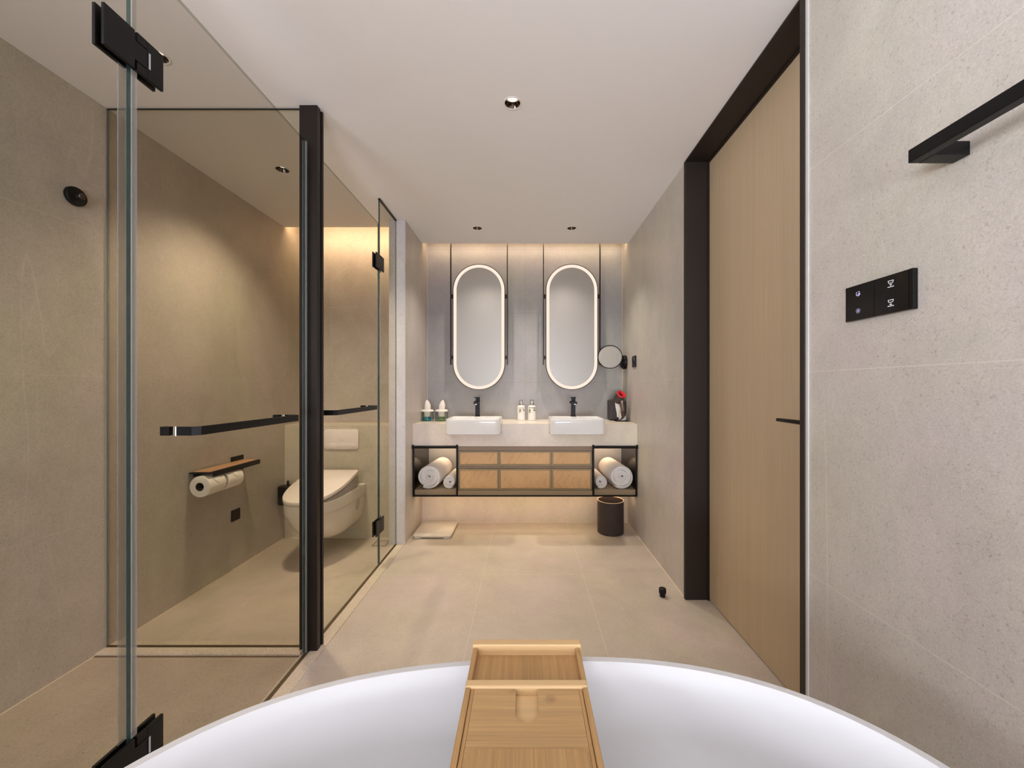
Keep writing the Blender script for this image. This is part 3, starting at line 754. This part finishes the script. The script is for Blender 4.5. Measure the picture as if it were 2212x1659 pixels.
# ------------------------------------------------------------------ floor things near the vanity
t = thing('waste_bin', (.660, 2.93, 0), 'round dark brown waste bin under the right end of the vanity', 'bin')
link('bin_body', L_([(0, .0005), (.098, .0005), (.100, .003), (.100, .2455), (.0955, .2455), (.0955, .008), (0, .008)], (.660, 2.93, 0), 64), 'bin', t, True)
link('bin_rim', L_([(.0950, .2456), (.1008, .2456), (.1010, .2468), (.1005, .2488), (.0958, .2488), (.0950, .2456)], (.660, 2.93, 0), 64), 'binrim', t, True)
t = thing('bathroom_scale', (-.687, 2.945, 0), 'flat white bathroom scale on the floor at the foot of the left wall', 'scale')
bm = bmesh.new()
prism(bm, [(-.687+u, 2.945+v) for u, v in rrect(.282, .31, .022)], 2, .010, .0225, bev=.002); link('platform', bm, 'scale', t, True)
for sx in (-.108, .108):
    for sy in (-.128, .125): link('foot', P_([(-.687+sx+u, 2.945+sy+v) for u, v in rrect(.056, .05, .02)], 2, .0004, .0100), 'scale', t, True)
bm = bmesh.new()
prism(bm, [(-.677, 2.846), (-.671, 2.856), (-.668, 2.857), (-.669, 2.850)], 2, .0226, .0230)
prism(bm, [(-.704, 2.842), (-.690, 2.8455), (-.677, 2.8465), (-.690, 2.8435)], 2, .0226, .0229); link('logo', bm, 'inkdark', t)
t = thing('door_stop', (.732, 2.02, 0), 'small black door stop on the floor near the far door jamb', 'door stop')
link('stop_post', L_([(0, .0002), (.013, .0002), (.0145, .002), (.0145, .038), (.012, .040), (0, .040)], (.732, 2.02, 0), 28), 'black', t, True)
link('rubber_ring', L_([(.0148, .020), (.0185, .020), (.019, .022), (.019, .040), (.0175, .044), (.0148, .045), (.012, .0465), (.001, .047), (.001, .0402), (.0148, .0402), (.0148, .020)], (.732, 2.02, 0), 28), 'black', t, True)

# ------------------------------------------------------------------ toilet
TX = -1.36
t = thing('toilet', (TX, 2.53, .13), 'wall hung white toilet with a closed sloping bidet lid behind the glass', 'toilet')
def D(hw, y0, y1, n=40, p=2.3, sq=.30, rc=0):
    """D outline: straight back at y1, round front at y0"""
    P = [(TX+hw-rc+rc*math.cos(math.radians(a)), y1-rc+rc*math.sin(math.radians(a))) for a in (90, 70, 50, 30, 10)] if rc else [(TX+hw, y1)]
    ys = y1-(y1-y0)*sq
    for i in range(n+1):
        a = PI*i/n; c, s_ = math.cos(a), math.sin(a)
        P.append((TX+hw*math.copysign(abs(c)**(2/p), c), ys-(ys-y0)*abs(s_)**(2/p)))
    if rc: P += [(TX-hw+rc-rc*math.cos(math.radians(a)), y1-rc+rc*math.sin(math.radians(a))) for a in (10, 30, 50, 70, 90)]
    else: P.append((TX-hw, y1))
    return P
rings = []
for hw, y0, z, sq in ((.06, 2.54, .122, .6), (.110, 2.490, .124, .55), (.132, 2.462, .133, .52), (.150, 2.425, .158, .48), (.163, 2.375, .20, .44), (.170, 2.325, .25, .38), (.173, 2.288, .295, .33), (.1745, 2.272, .322, .3), (.175, 2.270, .328, .3), (.180, 2.258, .332, .3), (.1815, 2.254, .338, .3), (.1825, 2.251, .395, .3), (.181, 2.253, .403, .3), (.176, 2.26, .4065, .3), (.02, 2.5, .4065, .3)):
    rings.append([(x, y, z) for x, y in D(hw, y0, 2.8085, sq=sq)])
bm = bmesh.new(); loft(bm, rings)
body = link('bowl', bm, 'toilet', t, True)
# mounting recesses cut into both flanks
cb_ = bmesh.new()
for sx in (-1, 1):
    prism(cb_, [(2.66, .318), (2.66, .285), (2.675, .252), (2.70, .243), (2.735, .25), (2.76, .275), (2.765, .318)], 0, TX+sx*.150, TX+sx*.30)
cut = link('cut', cb_, 'greyplastic', t)
md_ = body.modifiers.new('b', 'BOOLEAN'); md_.object = cut; md_.operation = 'DIFFERENCE'; md_.solver = 'EXACT'
bpy.context.view_layer.update()
ev = body.evaluated_get(bpy.context.evaluated_depsgraph_get()); nm = bpy.data.meshes.new_from_object(ev)
body.modifiers.clear(); body.data = nm; bpy.data.objects.remove(cut)
def zt(y): u = (y-2.245)/(2.715-2.245); return .431+.094*max(0, min(1, u))**1.15
def lidrings(specs):
    out = []
    for hw, y0, y1, fz in specs: out.append([(x, y, fz(y)) for x, y in D(hw, y0, y1, n=48, p=2.25, sq=.34, rc=min(.028, hw*.4))])
    return out
bm = bmesh.new()
loft(bm, lidrings([(.165, 2.262, 2.700, lambda y: .4085), (.171, 2.254, 2.712, lambda y: .4085), (.172, 2.253, 2.713, lambda y: max(.409, zt(y)-.030))]))
link('seat', bm, 'greyplastic', t, True)
bm = bmesh.new()
loft(bm, lidrings([(.168, 2.257, 2.714, lambda y: zt(y)-.0235), (.1745, 2.249, 2.720, lambda y: zt(y)-.0230), (.1755, 2.247, 2.722, lambda y: zt(y)-.018), (.1755, 2.247, 2.722, lambda y: zt(y)-.005), (.1735, 2.2495, 2.719, lambda y: zt(y)-.001), (.169, 2.255, 2.714, lambda y: zt(y)+.0005), (.12, 2.32, 2.66, lambda y: zt(y)+.004), (.03, 2.45, 2.55, lambda y: zt(y)+.006)]))
link('lid', bm, 'lid', t, True)
link('hinge_housing', B(TX-.140, TX+.140, 2.7235, 2.790, .4068, .470, bev=.010, seg=3), 'greyplastic', t)
# flush plate
t = thing('flush_plate', (-1.3545, 2.8095, .660), 'white rounded flush plate on the wall above the toilet', 'flush plate')
bm = bmesh.new(); prism(bm, [(-1.3545+u, .7325+v) for u, v in rrect(.253, .145, .018)], 1, 2.799, 2.8098, bev=.003); link('plate', bm, 'lid', t, True)
bm = bmesh.new()
prism(bm, [(-1.3545-.074+u, .690+v) for u, v in rrect(.070, .032, .003)], 1, 2.7975, 2.7988, bev=.0008); link('small_button', bm, 'lid', t, True)
bm = bmesh.new(); prism(bm, [(-1.3545+.037+u, .690+v) for u, v in rrect(.146, .032, .003)], 1, 2.7975, 2.7988, bev=.0008); link('large_button', bm, 'lid', t, True)
bm = bmesh.new()
for z0, z1, a, b in ((.706, .7065, -.111, .112), (.6735, .674, -.111, .112)): box(bm, -1.3545+a, -1.3545+b, 2.7984, 2.7989, z0, z1)
for k in range(9): box(bm, -1.3545-.012+k*.0028, -1.3545-.0102+k*.0028, 2.7984, 2.7989, .7225, .7245)
box(bm, -1.3565, -1.3525, 2.7984, 2.7989, .7265, .7295)
link('marking', bm, 'greyplastic', t)
# brush holder beside the toilet
t = thing('brush_holder', (-1.70, 2.755, .27), 'black toilet brush holder by the left wall just behind the toilet', 'brush holder')
bm = bmesh.new(); prism(bm, [(-1.727+u, 2.755+v) for u, v in rrect(.104, .09, .03)], 2, .27, .400, bev=.006); link('holder_cup', bm, 'black', t, True)
link('brush_handle', L_([(.008, .4005), (.008, .43), (.006, .434), (.001, .435)], (-1.727, 2.765, 0), 20), 'black', t, True)
# paper holder on the left wall
t = thing('paper_holder', (LX, 2.2, .56), 'black toilet paper holder with a tan topped shelf on the left wall', 'paper holder')
link('wall_plate', B(LX+.0004, LX+.008, 2.295, 2.392, .600, .690, bev=.001), 'black', t)
link('shelf', boxes([(LX+.001, LX+.112, 2.010, 2.392, .654, .6605), (LX+.106, LX+.112, 2.035, 2.392, .634, .6538), (LX+.0005, LX+.006, 2.035, 2.30, .634, .6538)], bev=.0006), 'black', t)
link('shelf_pad', B(LX+.012, LX+.104, 2.022, 2.384, .6607, .6635, bev=.0008), 'leather', t)
bm = boxes([(LX+.055, LX+.077, 2.1165, 2.1265, .586, .6536)], bev=.001)
tube(bm, [(LX+.066, 1.998, .588), (LX+.066, 2.246, .588)], .0085, 16)
link('spindle', bm, 'black', t, True)
def roll(y0, y1, label):
    t = thing('toilet_roll', (LX+.066, (y0+y1)/2, .533), label, 'toilet roll', 'toilet rolls')
    c = (LX+.066, y0, .588); L = y1-y0
    link('roll_body', L_([(.0225, 0), (.052, 0), (.0545, .0015), (.055, .004), (.055, L-.004), (.0545, L-.0015), (.052, L), (.0225, L), (.0225, 0)], c, 56, ax=(0, 1, 0)), 'paper', t, True)
    link('roll_core', L_([(.0205, .0005), (.0223, .0005), (.0223, L-.0005), (.0205, L-.0005), (.0205, .0005)], c, 40, ax=(0, 1, 0)), 'paperdark', t, True)
    # sheet folded to a point over the front of the roll
    bm = bmesh.new(); rr = .0565; cx, cz = LX+.066, .588; rows = []
    for k in range(9):
        a = math.radians(88-k*9.5); w0 = y0+.004+max(0, k-1)*(L*.5-.006)/7; w1 = y1-.004-max(0, k-1)*(L*.5-.006)/7
        p = lambda r, yy: (cx+r*math.cos(a), yy, cz+r*math.sin(a))
        rows.append([p(rr, w0), p(rr, w1), p(rr+.0009, w1), p(rr+.0009, w0)])
    loft(bm, rows); link('folded_sheet', bm, 'paper', t)
    return t
roll(2.000, 2.112, 'white toilet roll on the near side of the paper holder')
roll(2.131, 2.243, 'white toilet roll on the far side of the paper holder')
t = thing('wall_socket', (LX, 2.33, .297), 'small square dark outlet plate on the left wall below the paper holder', 'socket')
link('plate', B(LX+.0003, LX+.006, 2.297, 2.366, .297, .365, bev=.001), 'jamb', t)
# floor drain, outlined in the tiles
t = thing('floor_drain', (-1.028, 2.71, 0), 'square tile insert floor drain with a dark outline, right of the toilet', 'floor drain')
link('drain_frame', boxes([(-1.076, -.98, 2.664, 2.668, .0002, .0018), (-1.076, -.98, 2.752, 2.756, .0002, .0018), (-1.076, -1.072, 2.668, 2.752, .0002, .0018), (-.984, -.98, 2.668, 2.752, .0002, .0018)]), 'drain', t)
link('tile_insert', B(-1.071, -.985, 2.669, 2.751, .0002, .001), 'floor', t)
# robe hook in the shower
t = thing('robe_hook', (LX, 1.497, 1.865), 'round black knob hook high on the left wall of the shower', 'hook')
link('wall_disc', L_([(.001, .0005), (.034, .0005), (.036, .003), (.036, .013), (.034, .016), (.001, .016)], (LX, 1.497, 1.865), 40, ax=(1, 0, 0)), 'black', t, True)
link('knob', L_([(.008, .0162), (.0075, .024), (.011, .030), (.012, .034), (.010, .037), (.001, .038)], (LX, 1.497, 1.865), 28, ax=(1, 0, 0)), 'dryer', t, True)

# ------------------------------------------------------------------ right wall fittings
t = thing('control_panel', (W, .906, 1.281), 'black two part touch control panel with glowing icons on the right wall', 'switch')
Z0, Z1 = 1.281, 1.369
link('back_plate', B(W-.0075, W-.0004, .822, .992, Z0+.001, Z1-.001, bev=.001), 'black', t)
link('touch_panel', B(W-.0105, W-.0077, .909, .9905, Z0, Z1, bev=.0006), 'blackgloss', t)
link('touch_panel', B(W-.0105, W-.0077, .8275, .9084, Z0, Z1, bev=.0006), 'blackgloss', t)
link('card_edge', B(W-.0112, W-.0004, .8175, .8262, Z0, Z1, bev=.0008), 'black', t)
XI = W-.0107
def bar(bm, y0, z0, y1, z1, w_=.0007):
    """thin glowing stroke on the panel; y here is measured to the viewer's right"""
    a, b = Vector((y0, z0)), Vector((y1, z1)); d = (b-a).normalized(); n = Vector((-d.y, d.x))*w_
    prism(bm, [(-(a+n).x, (a+n).y), (-(b+n).x, (b+n).y), (-(b-n).x, (b-n).y), (-(a-n).x, (a-n).y)], 0, XI-.0001, XI+.0002)
def bucket(cy, cz, up):
    bm = bmesh.new(); Y = -cy
    P = [(Y-.0065, cz+.0075), (Y+.0065, cz+.0075), (Y+.0045, cz+.0022), (Y-.0045, cz+.0022)]
    for i in range(4): bar(bm, *P[i], *P[(i+1) % 4])
    s_ = 1 if up else -1; zc = cz-.0022
    prism(bm, [(-(Y-.0035), zc-s_*.0018), (-(Y+.0035), zc-s_*.0018), (-Y, zc+s_*.0022)], 0, XI-.0001, XI+.0002)
    bar(bm, Y-.0075, cz-.0065, Y+.0075, cz-.0065, .0009)
    return bm
link('icon', bucket(.868, 1.348, False), 'iconw', t)
link('icon', bucket(.868, 1.304, True), 'iconw', t)
bm = bmesh.new(); cy, cz = -.953, 1.3465
for k in range(12):
    a, b = 2*PI*k/12, 2*PI*(k+1)/12
    if k in (0, 3): continue
    bar(bm, cy+.0055*math.cos(a), cz+.0055*math.sin(a), cy+.0055*math.cos(b), cz+.0055*math.sin(b), .0007)
bar(bm, cy, cz-.003, cy+.003, cz+.002, .001); bar(bm, cy-.003, cz-.003, cy+.003, cz-.003, .0006); bar(bm, cy+.001, cz-.001, cy+.004, cz-.001, .0012)
link('icon', bm, 'icon', t)
bm = bmesh.new(); cy, cz = -.953, 1.3035
for k in range(8):
    a = 2*PI*k/8; bar(bm, cy+.0045*math.cos(a), cz+.0045*math.sin(a), cy+.0065*math.cos(a), cz+.0065*math.sin(a), .0006)
for k in range(3): bar(bm, cy-.003, cz-.002+k*.002, cy+.003, cz-.002+k*.002, .0005)
link('icon', bm, 'icon', t)

t = thing('towel_bar', (W, .5, 1.567), 'square black towel bar high on the right wall near the camera', 'towel bar')
link('bar', B(.758, .778, .08, .7515, 1.554, 1.580, bev=.0015), 'black', t)
for ya, yb in ((.7215, .7515), (.08, .11)):
    link('wall_bracket', B(.7782, W-.0004, ya, yb, 1.554, 1.580, bev=.0012), 'black', t)

# ------------------------------------------------------------------ bathtub
TC = (.010, .324); TH = .06
def SE(a, b, z, n=96, p=2.5):
    P = []
    for i in range(n):
        q = 2*PI*i/n; c, s_ = math.cos(q), math.sin(q)
        u = a*math.copysign(abs(c)**(2/p), c); v = b*math.copysign(abs(s_)**(2/p), s_)
        P.append((TC[0]+u*math.cos(TH)-v*math.sin(TH), TC[1]+u*math.sin(TH)+v*math.cos(TH), z))
    return P
A_, B_ = .650, .450
spec = [(.50, .31, .0005), (.53, .335, .003), (.545, .35, .02), (.58, .385, .20), (.62, .42, .40), (A_-.004, B_-.004, .53), (A_, B_, .5590), (A_-.0012, B_-.0012, .5603),
        (A_-.0135, B_-.0135, .5603), (A_-.0148, B_-.0148, .5590), (A_-.021, B_-.021, .52), (A_-.040, B_-.037, .42), (A_-.085, B_-.075, .25), (A_-.14, B_-.125, .14), (A_-.20, B_-.19, .10), (A_-.32, B_-.28, .088), (.05, .03, .085)]
bm = bmesh.new(); loft(bm, [SE(a, b, z) for a, b, z in spec])
t = thing('bathtub', (TC[0], TC[1], 0), 'freestanding oval white bathtub with a thin rim in the foreground', 'bathtub')
link('tub_shell', bm, 'tub', t, True)
link('drain_plug', L_([(0, .0), (.03, 0), (.032, .003), (.028, .006), (0, .007)], (TC[0], TC[1], .0855), 32), 'chrome', t, True)

# bamboo caddy lying across the tub
t = thing('bath_caddy', (.003, .33, .562), 'extendable bamboo bath tray lying across the tub rim', 'bath tray')
ZT = .590; XL, XR = -.1035, .1090
link('side_rail', B(XL, XL+.0093, -.16, .6592, .5635, ZT, bev=.0015), 'bambooY', t)
link('side_rail', B(XR-.0093, XR, -.16, .6592, .5635, ZT, bev=.0015), 'bambooY', t)
link('inner_rail', B(XL+.0099, XL+.0160, -.14, .6592, .5665, ZT-.0025, bev=.001), 'bambooY', t)
link('inner_rail', B(XR-.0160, XR-.0099, -.14, .6592, .5665, ZT-.0025, bev=.001), 'bambooY', t)
link('end_rail', B(XL-.0012, XR+.0012, .6594, .6772, .5680, ZT+.001, bev=.0035, seg=3), 'bamboolight', t)
# slatted top panel with a U notch
nx0, nx1, ny = -.0157, .0215, .592
r = (nx1-nx0)/2; ncx = (nx0+nx1)/2
out = [(XL+.0163, .6585), (XL+.0163, -.10), (XR-.0163, -.10), (XR-.0163, .6585)]
notch = [(nx1+.002, .6585), (nx1, .6565)]+[(ncx+r*math.cos(a), ny+r+r*math.sin(a)) for a in [-PI*k/14 for k in range(0, 15)]]+[(nx0, .6565), (nx0-.002, .6585)]
bm = P_(out+notch, 2, ZT-.0098, ZT-.0025)
link('top_panel', bm, 'bambooX', t)
link('under_board', B(XL+.0165, XR-.0165, .40, .6585, .5665, .5760), 'bamboolight', t)
link('book_rest', P_([(.003+u, .31+v) for u, v in rrect(.172, .467, .006)], 2, ZT-.0022, ZT+.0035, bev=.0012), 'bambooY', t)
link('rest_hinge', B(XL+.0128, XL+.0160, .49, .515, ZT-.0024, ZT+.001), 'chrome', t)
link('rest_hinge', B(XR-.0160, XR-.0128, .49, .515, ZT-.0024, ZT+.001), 'chrome', t)
# pulled out end section
e = link('extension_floor', B(-.097, .104, .6774, .7605, .5685, .5745), 'bambooY', t)
link('extension_side', boxes([(-.1035, -.0942, .6774, .7605, .5675, ZT-.0005)], bev=.0012), 'bambooY', e)
link('extension_side', boxes([(.1005, .1098, .6774, .7605, .5675, ZT-.0005)], bev=.0012), 'bambooY', e)
link('extension_end', B(-.1052, .1128, .7608, .7788, .5635, ZT+.005, bev=.002, seg=2), 'bamboolight', e)
